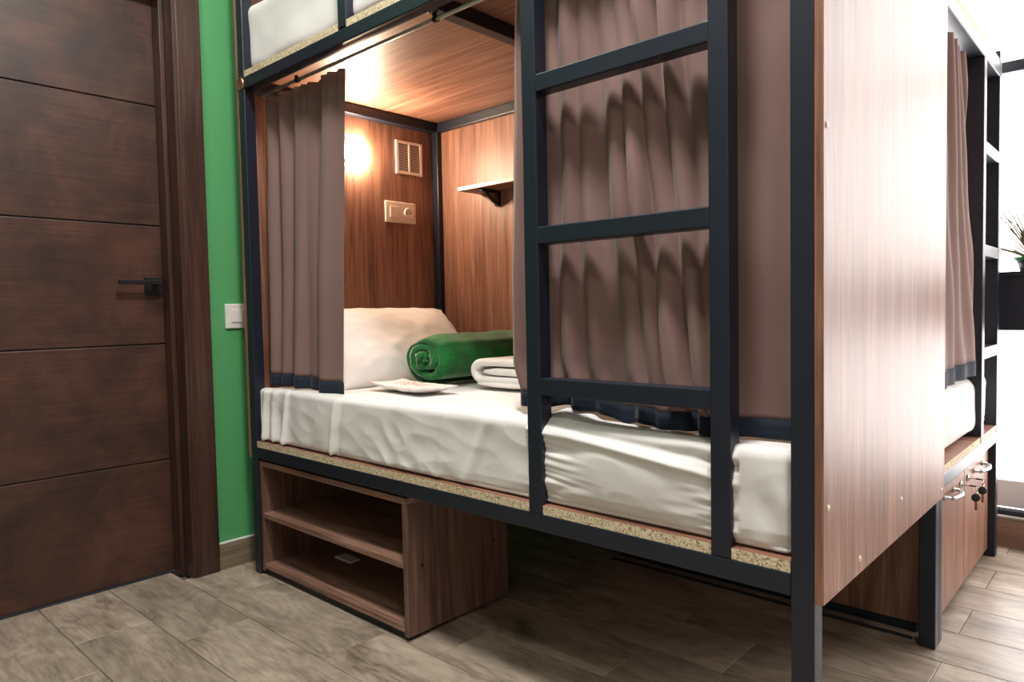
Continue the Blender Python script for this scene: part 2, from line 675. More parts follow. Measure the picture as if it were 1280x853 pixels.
bm = bmesh.new()
add_box(bm, XL, WX0, YF, YF + 0.25, 0, ZC)
add_box(bm, WX1, XR, YF, YF + 0.25, 0, ZC)
add_box(bm, WX0, WX1, YF, YF + 0.25, WZ1, ZC)
add_box(bm, WX0, WX1, YF, YF + 0.25, 0, 0.115)
tag(obj('wall_far', bm, 'paint_white', loc=(0, 0, 0)), 'white wall around the bright window', 'wall', kind='structure')
bm = bmesh.new()
add_box(bm, XR, XR + 0.15, YB, 2.3, 0, ZC)
tag(obj('wall_right', bm, 'paint_grey', loc=(0, 0, 0)), 'warm grey wall opposite the green one', 'wall', kind='structure')
bm = bmesh.new()
add_box(bm, XL - 0.2, XR + 0.15, YB - 0.15, YB, 0, ZC)
tag(obj('wall_back', bm, 'paint_grey', loc=(0, 0, 0)), 'warm grey wall behind the viewer', 'wall', kind='structure')
bm = bmesh.new()
add_box(bm, XL - 0.2, XR + 0.15, YB - 0.15, 2.3, ZC, ZC + 0.12)
tag(obj('ceiling', bm, 'paint_white', loc=(0, 0, 0)), 'plain white ceiling', 'ceiling', kind='structure')

# skirting
bb = thing('baseboard_left', 'brown tile skirting along the green wall', 'baseboard', (XL, 0, 0), kind='structure')
box('skirting_tile', 'skirting', bb, XL, XL + 0.011, DY1 + 0.087, 0.45, 0, 0.098, 0.001)
box('skirting_tile', 'skirting', bb, XL, XL + 0.011, 0.452, 1.1, 0, 0.098, 0.001)
box('skirting_cap', 'pvc', bb, XL, XL + 0.009, DY1 + 0.087, 1.1, 0.098, 0.104, 0.001, label='thin pale top edge')
bb = thing('baseboard_far', 'reddish brown tile skirting beneath the window', 'baseboard', (2.0, YF, 0), kind='structure')
x = 1.0
while x < XR - 0.01:
    box('skirting_tile', 'skirting_far', bb, x + 0.001, min(x + 0.64, XR) - 0.001, YF - 0.014, YF, 0, 0.106, 0.001)
    x += 0.64

# ------------------------------------------------------------------ door
door = thing('door_1', 'dark brown stained door with five wide horizontal panels', 'door', (-0.26, (DY0 + DY1) / 2, 0.006), kind='structure')
box('door_core', 'dark', door, -0.282, -0.246, DY0 + 0.012, DY1 - 0.012, 0.008, DZ - 0.012)
zs = [0.008, 0.429, 0.861, 1.295, 1.731, DZ - 0.012]
for i in range(5):
    box('door_panel', 'door', door, -0.262, -0.24, DY0 + 0.012, DY1 - 0.012, zs[i] + (0.0022 if i else 0), zs[i + 1] - 0.0022, 0.0025, 2)
hd = box('handle_rose', 'dark', door, -0.24, -0.228, -0.264, -0.206, 1.042, 1.106, 0.002, label='square black handle plate')
bm = bmesh.new()
add_box(bm, -0.23, -0.185, -0.245, -0.225, 1.076, 1.096, 0.002)
add_box(bm, -0.199, -0.183, -0.365, -0.225, 1.078, 1.094, 0.002)
obj('handle_lever', bm, 'dark', hd)

tr = thing('trim_1', 'dark brown wooden frame around the door', 'door frame', (XL, DY1, 0), kind='structure')
CX = XL + 0.019
box('casing', 'frame_wood', tr, XL - 0.01, CX, DY1, DY1 + 0.087, 0, DZ + 0.087, 0.003)
box('casing', 'frame_wood', tr, XL - 0.01, CX, DY0 - 0.087, DY0, 0, DZ + 0.087, 0.003)
box('casing', 'frame_wood', tr, XL - 0.01, CX, DY0, DY1, DZ, DZ + 0.087, 0.003)
for (a, b_) in ((DY1 - 0.012, DY1 + 0.002), (DY0 - 0.002, DY0 + 0.012)):
    box('jamb', 'frame_wood', tr, -0.30, CX - 0.004, a, b_, 0, DZ, 0.001)
box('jamb', 'frame_wood', tr, -0.30, CX - 0.004, DY0, DY1, DZ - 0.012, DZ, 0.001)
box('door_stop', 'frame_wood', tr, -0.236, -0.176, DY1 - 0.028, DY1 - 0.012, 0, DZ - 0.012, 0.002)
box('door_stop', 'frame_wood', tr, -0.236, -0.176, DY0 + 0.012, DY0 + 0.028, 0, DZ - 0.012, 0.002)
box('threshold_strip', 'grey_line', tr, -0.245, -0.236, DY0 + 0.012, DY1 - 0.03, 0, 0.007, 0.001)

# ------------------------------------------------------------------ window
win = thing('window_1', 'tall bright window with white frame and a dark transom bar', 'window', ((WX0 + WX1) / 2, 2.14, 0.115), kind='structure')
y0, y1 = 2.10, 2.17
box('window_sill', 'pvc', win, WX0, WX1, YF - 0.012, y1, 0.115, 0.121, 0.001)
box('threshold_strip', 'grey_line', win, WX0, WX1, YF - 0.004, YF + 0.04, 0.121, 0.141, 0.002)
fr = bmesh.new()
for a in (WX0, 2.52, WX1 - 0.06):
    add_box(fr, a, a + 0.06, y0, y1, 0.141, WZ1, 0.004)
add_box(fr, WX0, WX1, y0, y1, 0.141, 0.25, 0.004)
add_box(fr, WX0, WX1, y0, y1, WZ1 - 0.06, WZ1, 0.004)
obj('window_frame', fr, 'pvc', win)
box('transom_bar', 'metal', win, WX0, WX1, y0 - 0.045, y0, 1.832, 1.874, 0.002, label='dark bar crossing the window')
for a, b_ in ((WX0 + 0.06, 2.52), (2.58, WX1 - 0.06)):
    box('pane', 'glass', win, a, b_, 2.13, 2.136, 0.25, WZ1 - 0.06, 0)


# ------------------------------------------------------------------ bunk nearest the viewer
P = 0.042
RZ0, RZ1, CZ1 = 0.433, 0.475, 0.497          # lower rail, lower platform top
TZ0, TZ1, UZ1 = 1.776, 1.818, 1.840          # upper rail, upper platform top
PTOP = 2.40
BX = 2.044
BYR = 0.922                                   # rear posts start here
SL0, SL1, SR0, SR1 = 1.373, 1.416, 1.846, 1.888

b1 = thing('bunk_bed', 'large black steel bunk with walnut panels, ladder and end panel facing right', 'bunk bed', (1.02, 0.48, 0))
for (a, b_, c, d) in ((0, P, 0, P), (BX - P, BX, 0, P), (0, P, BYR, BYR + P), (BX - P, BX, BYR, BYR + P)):
    box('post', 'metal', b1, a, b_, c, d, 0, PTOP, 0.003)
for z0, z1 in ((RZ0, RZ1), (TZ0, TZ1)):
    box('rail', 'metal', b1, P, BX - P, 0, P, z0, z1, 0.003)
    box('rail', 'metal', b1, P, BX - P, BYR, BYR + 0.025, z0, z1, 0.003)
    box('rail', 'metal', b1, 0, P, P, BYR, z0, z1, 0.003)
    box('rail', 'metal', b1, BX - P, BX, P, BYR, z0, z1, 0.003)
    box('cross_beam', 'metal', b1, 0.998, 0.998 + P, P, BYR, z0, z1 - 0.001, 0.003)
box('guard_rail', 'metal', b1, P, BX - P, 0, P, 2.20, 2.24, 0.003)
box('guard_post', 'metal', b1, 0.637, 0.679, 0.0, P, TZ1 + 0.003, 2.20, 0.003)
box('ladder_stile', 'metal', b1, SL0, SL1, 0, P, RZ1, 2.20, 0.003)
box('ladder_stile', 'metal', b1, SR0, SR1, 0, P, RZ1, 2.20, 0.003)
for z in (0.800, 1.154, 1.504):
    box('rung', 'metal', b1, SL1 - 0.001, SR0 + 0.001, 0.0004, P - 0.0004, z - 0.041, z, 0.003)


def platform(name, parent, z0, z1, cuts):
    bm2 = bmesh.new()
    add_box(bm2, 0.002, BX - 0.002, P, BYR + 0.02, z0, z1)
    xs = [P + 0.001]
    for a, b2 in cuts:
        xs += [a, b2]
    xs.append(BX - P - 0.001)
    for i in range(0, len(xs), 2):
        add_box(bm2, xs[i], xs[i + 1], 0.002, P, z0, z1)
    bm2.normal_update()
    for f in bm2.faces:
        if f.normal.y < -0.5 and f.calc_center_median().y < 0.01:
            f.material_index = 1
    return obj(name, bm2, ['wood_x', 'chip'], parent, label='walnut laminate board with raw chipboard edge')


platform('platform', b1, RZ1, CZ1, ((SL0, SL1), (SR0, SR1)))
platform('platform', b1, TZ1, UZ1, ((0.637, 0.679), (SL0, SL1), (SR0, SR1)))
box('head_panel', 'wood_z', b1, -0.016, -0.0002, 0, BYR + P, 0.43, PTOP, 0.001)
box('foot_panel', 'wood_z', b1, BX + 0.0002, 2.060, 0, 0.935, 0.43, PTOP, 0.001)
box('back_panel', 'wood_z', b1, 0.001, BX - 0.001, BYR + 0.026, BYR + P - 0.001, 0.43, PTOP, 0.001)
for (y, z) in ((0.022, 0.60), (0.50, 0.515), (0.20, 0.46), (0.90, 0.455), (0.015, 1.27)):
    lathe('screw_cap', 'cream_plastic', b1, ((0, 0.0025), (0.005, 0.002), (0.0065, 0.0)), (2.060, y, z), (1, 0, 0), 12)
bm = bmesh.new()
add_lathe(bm, ((0.0, 0.002), (0.011, 0.003), (0.013, 0.0015), (0.016, 0.002), (0.0185, 0.006), (0.021, 0.005), (0.022, 0.0)), (0.021, 0, 1.798), (0, -1, 0), 28)
obj('bolt', bm, 'copper', b1, smooth=True, label='round copper coloured bolt on post')
# curtain rod under the upper rail
bm = bmesh.new()
add_tube(bm, ((P, 0.062, 1.762), (BX - P, 0.062, 1.762)), 0.006, 10)
rod = obj('curtain_rod', bm, 'satin', b1, smooth=True)
for x in (0.30, 1.012, 1.7):
    bm = bmesh.new()
    add_tube(bm, ((x, 0.062, 1.762), (x, 0.055, 1.776)), 0.006, 8)
    add_lathe(bm, ((0.0085, -0.008), (0.0095, 0.0), (0.0085, 0.008)), (x, 0.062, 1.762), (1, 0, 0), 12)
    obj('rod_bracket', bm, 'dark', rod, smooth=True)

# ------------------------------------------------------------------ bunk by the window
b2 = thing('bunk_bed', 'black steel bunk beside the window, entered from its ladder end', 'bunk bed', (1.02, 1.45, 0))
YN0, YN1, YE0, YE1, YS0, YS1 = 0.966, 1.000, 1.873, 1.916, 1.573, 1.617
D2 = 0.075
for a in (0.02, BX - D2):
    e_ = a + (P if a < 1 else D2)
    box('post', 'metal', b2, a if a < 1 else BX - P, e_, YN0, YN1, 0, PTOP, 0.003)
    box('post', 'metal', b2, a, e_, YE0, YE1, 0, UZ1 + 0.03 if a > 1 else PTOP, 0.003)
for z0, z1 in ((RZ0, RZ1), (TZ0, TZ1)):
    box('rail', 'metal', b2, BX - D2, BX, YN1, YE0, z0, z1, 0.003)
    box('rail', 'metal', b2, 0.02, 0.02 + P, YN1, YE0, z0, z1, 0.003)
    box('rail', 'metal', b2, 0.02 + P, BX - D2, YN0, YN1, z0, z1, 0.003)
    box('rail', 'metal', b2, 0.02 + P, BX - D2, YE0, YE1, z0, z1, 0.003)
box('ladder_stile', 'metal', b2, BX - D2, BX, YS0, YS1, RZ1, TZ0, 0.003)
for z in (0.800, 1.154, 1.504):
    box('rung', 'metal', b2, BX - P, BX - 0.0004, YS1, YE0, z - 0.041, z, 0.003)
for z0, z1 in ((RZ1, CZ1), (TZ1, UZ1)):
    bm = bmesh.new()
    add_box(bm, 0.064, BX - 0.077, YN1 + 0.001, YE0, z0, z1)
    ys = [YN1 + 0.001, YS0, YS1, YE0] if z0 < 1 else [YN1 + 0.001, YE0]
    for i in range(0, len(ys), 2):
        add_box(bm, BX - 0.077, BX - 0.002, ys[i], ys[i + 1], z0, z1)
    bm.normal_update()
    for f in bm.faces:
        if f.normal.x > 0.5 and f.calc_center_median().x > BX - 0.01:
            f.material_index = 1
    obj('platform', bm, ['wood_x', 'chip'], b2, label='laminate board with raw chipboard edge')
box('side_panel', 'wood_z', b2, 0.03, BX - P - 0.002, YN0, YN0 + 0.016, 0.51, 1.77, 0.001)


# ------------------------------------------------------------------ mattresses
def mattress(name, label, x0, x1, y0, y1, z0, z1, r, res, disp, group='white mattresses'):
    bm2 = soft_box(x0, x1, y0, y1, z0, z1, r, res, disp)
    o = obj(name, bm2, 'sheet', smooth=True)
    return tag(o, label, 'mattress', group)


def disp_main(p, n):
    x, y, z = p
    t = (z - CZ1) / 0.195
    d = 0.0
    fr_ = max(0.0, -n.y)
    if fr_ > 0.01:
        a = 0.007 * fn(x * 3.0, z * 5.0, 3.1) + 0.003 * fn(x * 14, z * 9, 1.0) + 0.004 * (0.3 - abs(fn(x * 7 + z * 9, z * 11 - x * 3, 6.0)))
        lowness = max(0.0, 1 - t * 1.25)
        # pleats pulled down from the top edge
        a += 0.012 * g(x, 0.235 - 0.02 * (1 - t), 0.010) * (1 - 0.2 * t)
        a += 0.013 * g(x, 0.545 - 0.03 * (1 - t), 0.011) * (1 - 0.2 * t)
        a -= 0.006 * g(x, 0.57 - 0.03 * (1 - t), 0.016)
        a += 0.006 * g(x, 1.02 + 0.05 * t, 0.016)
        a += 0.007 * g(x, 1.13 + 0.10 * t, 0.022)
        # rumpled gathers low in the middle of the first bay
        w = g(x, 0.86, 0.17) * lowness
        a += w * 0.016 * (0.25 - abs(fn(x * 11 + z * 12, z * 7 - x * 4, 5.0)))
        w = g(x, 0.10, 0.10)
        a += w * 0.012 * math.sin(x * 95 + 2.5 * fn(x * 6, z * 6)) * (0.4 + lowness)
        # ladder bay: sideways tension folds and a rounder belly
        if 1.36 < x < 1.90:
            k = (x - 1.40) / 0.45
            edge = g(x, 1.405, 0.10) + 0.6 * g(x, 1.86, 0.08)
            wr = fn(x * 4 + z * 3, z * 42 - x * 6, 7.0) + 0.6 * fn(x * 7, z * 90 + x * 9, 4.0)
            a += edge * 0.008 * wr
            a += 0.014 * math.sin(max(0, min(1, k)) * PI) * math.sin(max(0, min(1, t)) * PI)
            a += 0.010 * g(z, 0.672 - 0.045 * max(0, k) ** 1.5, 0.010) * (1 if 0.03 < k < 0.97 else 0.3)
            a -= 0.008 * g(z, 0.690 - 0.035 * max(0, k), 0.012)
        if x > 1.88:
            a += 0.008 * fn(x * 22, z * 10, 2.0)
        a -= 0.012 * min(1.0, max(0.0, (x - 1.0) / 0.4)) * max(0.0, 0.20 - t) / 0.2 * (1 + fn(x * 9, 0, 9.0))
        d += a * fr_
    tp = max(0.0, n.z)
    v = n * d
    if tp > 0.01:
        u = 0.006 * fn(x * 2.2, y * 3.0, 6.0) + 0.0022 * fn(x * 11, y * 9, 8.0)
        u -= 0.006 * g(x, 0.3, 0.25) * g(y, 0.5, 0.3)
        u += 0.030 * g(x, 1.45, 0.07) * g(y, 0.10, 0.06)
        u += 0.010 * g(x, 1.60, 0.2) * g(y, 0.07, 0.05)
        v += Vector((0, 0, u * tp))
    if n.z < -0.5:
        v = Vector((0, 0, 0))
    return v


mattress('mattress', 'white sheeted mattress on the lower bunk, behind the ladder', 0.012, 2.0, 0.016, 0.905, CZ1 + 0.001, 0.692, 0.020, (520, 110, 60), disp_main)


def disp_up(p, n):
    if n.z < -0.5:
        return Vector((0, 0, 0))
    x, y, z = p
    a = 0.012 * fn(x * 3 + 9, z * 4, y * 3) + 0.004 * fn(x * 12, z * 12, y * 12)
    return n * a


mattress('mattress', 'white sheeted mattress on the upper bunk, at the top left', 0.012, 2.0, 0.03, 0.905, UZ1 + 0.001, 2.085, 0.035, (120, 40, 16), disp_up)
mattress('mattress', 'bright white mattress low in the bunk by the window', 0.08, 2.022, 1.012, 1.862, CZ1 + 0.001, 0.705, 0.05, (60, 60, 20), disp_up)
mattress('mattress', 'bright white mattress atop the bunk by the window', 0.08, 2.012, 1.012, 1.85, UZ1 + 0.001, 2.06, 0.05, (60, 60, 20), disp_up)


# ------------------------------------------------------------------ curtains
def curtain(label, path, z_top, z_bot, nu, nv, hem_h, normal_axis, group, hem_off=0.0025):
    """path(u, v) -> (x, y) with u across and v from 0 at the top to 1 at the hem; z_bot(u) is the hem's lower edge"""
    pts = [[None] * (nu + 1) for _ in range(nv + 1)]
    for j in range(nv + 1):
        v = j / nv
        for i in range(nu + 1):
            u = i / nu
            x_, y_ = path(u, v)
            zb = z_bot(u) + hem_h
            zt = z_top
            pts[j][i] = Vector((x_, y_, zt + (zb - zt) * v))
    root = thing('curtain', label, 'curtain', (pts[nv][nu // 2].x, pts[nv][nu // 2].y, z_bot(0.5)), group)
    bm2 = bmesh.new()
    vs = [[bm2.verts.new(p) for p in row] for row in pts]
    for j in range(nv):
        for i in range(nu):
            bm2.faces.new((vs[j][i], vs[j + 1][i], vs[j + 1][i + 1], vs[j][i + 1]))
    bm2.normal_update()
    c = obj('fabric_panel', bm2, 'curtain', root, smooth=True)
    sm = c.modifiers.new('thickness', 'SOLIDIFY')
    sm.thickness = 0.0022
    sm.offset = 0
    # hem: a band sewn round the lower edge
    bm3 = bmesh.new()
    rows = []
    for t in (0.0, 0.35, 0.7, 1.0):
        row = []
        for i in range(nu + 1):
            u = i / nu
            x_, y_ = path(u, 1.0)
            z_ = z_bot(u) + hem_h * (1 - t) + (0.003 if t == 0 else 0)
            row.append(bm3.verts.new((x_, y_, z_)))
        rows.append(row)
    for j in range(3):
        for i in range(nu):
            bm3.faces.new((rows[j][i], rows[j + 1][i], rows[j + 1][i + 1], rows[j][i + 1]))
    bm3.normal_update()
    h = obj('hem', bm3, 'hem', root, smooth=True, label='navy hem band')
    sm = h.modifiers.new('thickness', 'SOLIDIFY')
    sm.thickness = 0.0055
    sm.offset = 0
    return root


def path_left(u, v):
    # tight pleats beside the post, a broad plain fall towards the opening
    w = 0.512 - 0.066 * v
    lean = 0.05 * (1 - v) * math.sin(u * PI)
    x_ = 0.024 + w * u + lean * (0.6 - u)
    ph = 2 * PI * (5.2 * u ** 0.8) + 0.9 * fn(u * 3, v * 1.4, 1.0)
    amp = 0.030 * max(0.0, 1 - u / 0.60) ** 0.6 + 0.003
    amp *= 0.6 + 0.4 * min(1, v * 2.2)
    y_ = 0.090 + amp * math.sin(ph) + 0.010 * fn(u * 2.2, v * 1.6, 4.0)
    y_ -= (0.026 * g(u, 0.56 - 0.08 * v, 0.055) + 0.030 * g(u, 0.82 - 0.03 * v, 0.075)) * (0.55 + 0.45 * v)
    y_ += 0.012 * g(u, 0.69, 0.05)
    y_ += 0.006 * g(v, 0.0, 0.10) * math.sin(u * 70)
    x_ += 0.45 * amp * math.cos(ph) * (1 - u)
    return max(x_, 0.02), min(max(y_, 0.046), 0.13)


def zb_left(u):
    if u < 0.26:
        return 0.700
    return 0.694 + 0.006 * math.sin(u * 5)


curtain('taupe curtain gathered at the head end beside the green wall', path_left, 1.752, zb_left, 150, 60, 0.040, 'y', 'taupe bunk curtains')


# the long curtain behind the ladder: hand-placed pleats
PLEATS = [  # (u at top, u at bottom, width, depth, v start)
    (0.03, 0.02, 0.020, 0.012, 0.0), (0.15, 0.17, 0.030, 0.014, 0.0), (0.235, 0.27, 0.028, 0.020, 0.0), (0.30, 0.36, 0.030, 0.018, 0.0),
    (0.37, 0.52, 0.030, 0.022, 0.0), (0.44, 0.585, 0.026, 0.030, 0.0), (0.50, 0.66, 0.028, 0.032, 0.0), (0.58, 0.735, 0.026, 0.028, 0.0),
    (0.66, 0.80, 0.034, 0.016, 0.0), (0.76, 0.84, 0.05, 0.008, 0.0)]


def path_right(u, v):
    xl = 1.290 - 0.032 * math.sin(min(1, v * 1.1) * PI * 0.5) + (0.026 * max(0, v - 0.93) / 0.07)
    xr = 1.996
    x_ = xl + (xr - xl) * u
    y_ = 0.088
    for ut, ub, w, dp, _ in PLEATS:
        c = ut + (ub - ut) * v ** 0.9 + 0.012 * fn(v * 3, ut * 20, 2.0)
        t = (u - c) / w
        e = math.exp(-t * t)
        y_ -= dp * e * (0.85 + 0.75 * fn(v * 2.6, ut * 31, 5.0)) * 1.3
        x_ += dp * 0.55 * t * math.exp(-t * t * 0.8) * 0.6
    y_ += 0.012 * fn(u * 4, v * 3.2, 8.0) + 0.003 * fn(u * 13, v * 5, 3.0)
    if u > 0.8:
        y_ += 0.006 * fn(u * 12, v * 6, 12.0)
    return x_, min(max(y_, 0.0455), 0.13)


def zb_right(u):
    return 0.702 + 0.012 * g(u, 0.0, 0.08) + 0.026 * g(u, 0.22, 0.14) - 0.002 * u + 0.006 * math.sin(u * 40) * g(u, 0.5, 0.3)


curtain('wide taupe curtain drawn closed behind the black ladder', path_right, 1.752, zb_right, 260, 80, 0.036, 'y', 'taupe bunk curtains')


def path_far(u, v):
    # hangs in the entrance of the window bunk; runs along y
    yl, yr = 1.005, 1.385 + 0.165 * v ** 0.8
    y_ = yl + (yr - yl) * u
    a = 0.012
    x_ = 2.012 + 0.014 * v + a * math.sin(u * 34 * (1 - 0.35 * v) + 0.8 * fn(u * 3, v * 2)) * (1 - 0.5 * v) + 0.010 * fn(u * 3, v * 3, 9.0)
    return min(x_, 2.04), y_


curtain('pinkish lit taupe curtain in the bunk by the window', path_far, 1.745, lambda u: 0.712, 110, 50, 0.046, 'x', 'taupe bunk curtains')


# ------------------------------------------------------------------ bedding
def pillow(label, center, L, W, T, rot):
    nu, nv = 60, 46
    bm2 = bmesh.new()
    grid = {}
    for s in (1, -1):
        for i in range(nu + 1):
            for j in range(nv + 1):
                u, v = -1 + 2 * i / nu, -1 + 2 * j / nv
                edge = (i in (0, nu)) or (j in (0, nv))
                if edge and s == -1:
                    grid[(s, i, j)] = grid[(1, i, j)]
                    continue
                # sides bow inward, corners stay out as points
                x_ = u * (L / 2) * (1 - 0.075 * (1 - abs(u) ** 2 * 0.2) * (1 - v * v) * abs(u))
                y_ = v * (W / 2) * (1 - 0.085 * (1 - u * u) * abs(v))
                h = (max(0, 1 - abs(u) ** 2.6) ** 0.55) * (max(0, 1 - abs(v) ** 2.6) ** 0.55)
                z_ = s * T / 2 * h
                z_ += s * (0.010 * fn(u * 2.2 + 3, v * 2.2, s * 2.0) + 0.006 * fn(u * 6, v * 5, s * 4.0)) * (h ** 0.6)
                cr = max(0, abs(u) + abs(v) - 0.9)
                z_ += 0.006 * math.sin(12 * math.atan2(v, u) * 2) * cr * s * h
                grid[(s, i, j)] = bm2.verts.new((x_, y_, z_))
    for s in (1, -1):
        for i in range(nu):
            for j in range(nv):
                q = [grid[(s, i, j)], grid[(s, i + 1, j)], grid[(s, i + 1, j + 1)], grid[(s, i, j + 1)]]
                if s == -1:
                    q.reverse()
                bm2.faces.new(q)
    R = Matrix.Translation(center) @ rot
    for v_ in bm2.verts:
        v_.co = R @ v_.co
    o = obj('pillow', bm2, 'pillowcase', smooth=True)
    return tag(o, label, 'pillow')


# pillow's long side runs along y; it leans back on the head panel
rot = Matrix.Rotation(math.radians(-6), 4, 'Z') @ Matrix.Rotation(math.radians(40), 4, 'Y') @ Matrix.Rotation(PI / 2, 4, 'Z')
pillow('plump white pillow leaning against the walnut head panel', Vector((0.215, 0.53, 0.828)), 0.68, 0.44, 0.19, rot)


def blanket_roll():
    bm2 = bmesh.new()
    cx, cz = 0.575, 0.792
    n = 150
    turns = 2.81
    th0 = -0.6
    outer, inner = [], []
    for i in range(n + 1):
        t = i / n
        ang = th0 + turns * 2 * PI * t
        r = 0.014 + 0.086 * t
        wob = 0.008 * fn(ang * 1.1, t * 4, 2.0) + 0.004 * fn(ang * 3.0, t * 7, 7.0)
        thick = 0.0285 - 0.004 * t
        sx = 1.32
        ro, ri = r + wob, max(0.002, r + wob - thick)
        outer.append((cx + sx * ro * math.cos(ang), cz + ro * math.sin(ang)))
        inner.append((cx + sx * ri * math.cos(ang), cz + ri * math.sin(ang)))
    ny = 26
    ya, yb = 0.365, 0.885
    rows_o, rows_i = [], []
    for j in range(ny + 1):
        s = j / ny
        ro_, ri_ = [], []
        for i in range(n + 1):
            t = i / n
            dy = (0.020 * fn(t * 10, 3.3) + 0.018 * t - 0.012) * (1 - s)
            y_ = ya + (yb - ya) * s + dy
            bul = 0.005 * fn(i * 0.05, s * 5, 1.0) + (-0.012 * g(s, 0, 0.06))
            ox, oz = outer[i]
            ix, iz = inner[i]
            dirv = Vector((ox - cx, 0, oz - cz))
            dl = dirv.length or 1
            k = 1 + bul / dl if t > 0.7 else 1.0
            ro_.append(bm2.verts.new((cx + (ox - cx) * k, y_, max(0.697, cz + (oz - cz) * k))))
            ri_.append(bm2.verts.new((cx + (ix - cx) * k, y_, max(0.6975, cz + (iz - cz) * k))))
        rows_o.append(ro_)
        rows_i.append(ri_)
    for j in range(ny):
        for i in range(n):
            bm2.faces.new((rows_o[j][i], rows_o[j][i + 1], rows_o[j + 1][i + 1], rows_o[j + 1][i]))
            bm2.faces.new((rows_i[j][i + 1], rows_i[j][i], rows_i[j + 1][i], rows_i[j + 1][i + 1]))
        bm2.faces.new((rows_o[j][n], rows_i[j][n], rows_i[j + 1][n], rows_o[j + 1][n]))
        bm2.faces.new((rows_i[j][0], rows_o[j][0], rows_o[j + 1][0], rows_i[j + 1][0]))
    for j in (0, ny):
        prev = None
        for i in range(n + 1):
            a_, b_ = rows_o[j][i], rows_i[j][i]
            mid = (a_.co + b_.co) / 2 + Vector((0, -0.009 if j == 0 else 0.006, 0))
            mid.z += 0.002 * fn(i * 0.7, 1.0)
            c_ = bm2.verts.new(mid)
            if prev:
                pa, pb, pc = prev
                bm2.faces.new((pa, a_, c_, pc))
                bm2.faces.new((pc, c_, b_, pb))
            prev = (a_, b_, c_)
    bmesh.ops.recalc_face_normals(bm2, faces=bm2.faces)
    o = obj('blanket_roll', bm2, 'plush', smooth=True)
    tag(o, 'green plush blanket rolled up on the lower bunk', 'blanket')


blanket_roll()


def ribbon(profile, thick, ya, yb, wob=0.0):
    """thick sheet following an x-z profile, extruded along y, with rounded sides"""
    bm2 = bmesh.new()
    n = len(profile)
    off = []
    for i in range(n):
        a = Vector(profile[max(0, i - 1)])
        b_ = Vector(profile[min(n - 1, i + 1)])
        d = (b_ - a).normalized()
        off.append(Vector((-d.y, d.x)))
    ysec = [(ya, 0.25), (ya + 0.003, 0.75), (ya + 0.008, 1.0), (ya + (yb - ya) * 0.3, 1.0), (ya + (yb - ya) * 0.6, 1.0), (yb - 0.008, 1.0), (yb, 0.3)]
    rings = []
    for (y_, k) in ysec:
        top, bot = [], []
        for i in range(n):
            p = Vector(profile[i])
            e = thick / 2 * k
            if i == 0 or i == n - 1:
                e *= 0.55
            jit = wob * fn(i * 0.35, y_ * 30, 2.0)
            a = p + off[i] * (e + jit)
            b_ = p - off[i] * (e - jit)
            top.append(bm2.verts.new((a.x, y_ + wob * fn(i * 0.2, 5.0), a.y)))
            bot.append(bm2.verts.new((b_.x, y_ + wob * fn(i * 0.2, 5.0), b_.y)))
        rings.append(top + bot[::-1])
    m_ = 2 * n
    for a, b_ in zip(rings, rings[1:]):
        for k in range(m_):
            bm2.faces.new((a[k], a[(k + 1) % m_], b_[(k + 1) % m_], b_[k]))
    for ring in (rings[0], rings[-1]):
        for i in range(n - 1):
            bm2.faces.new((ring[i], ring[i + 1], ring[m_ - 2 - i], ring[m_ - 1 - i]))
    bmesh.ops.recalc_face_normals(bm2, faces=bm2.faces)
    return bm2


def arc(cx, cz, r, a0, a1, n=8, sx=1.0):
    return [(cx + sx * r * math.cos(math.radians(a0 + (a1 - a0) * i / n)), cz + r * math.sin(math.radians(a0 + (a1 - a0) * i / n))) for i in range(n + 1)]


# towel: top layer folds round on the left to the bottom layer, inner layer folds back
prof = [(1.03, 0.785), (0.95, 0.786), (0.86, 0.785)] + arc(0.775, 0.756, 0.029, 90, 270, 10, 1.0) + [(0.86, 0.726), (0.91, 0.727)] + \
       arc(0.955, 0.7405, 0.0135, -90, 90, 6) + [(0.90, 0.7545), (0.85, 0.755), (0.80, 0.754)]
tw = ribbon(prof, 0.024, 0.43, 0.66, 0.0025)
low = ribbon([(0.775, 0.7135), (0.85, 0.7125), (0.93, 0.7125), (1.03, 0.7125)], 0.017, 0.425, 0.665, 0.002)
troot = thing('folded_towel', 'white towel folded in layers beside the green blanket', 'towel', (0.9, 0.54, 0.703))
obj('towel_fold', tw, 'terry', troot, smooth=True)
obj('under_layer', low, 'terry', troot, smooth=True)


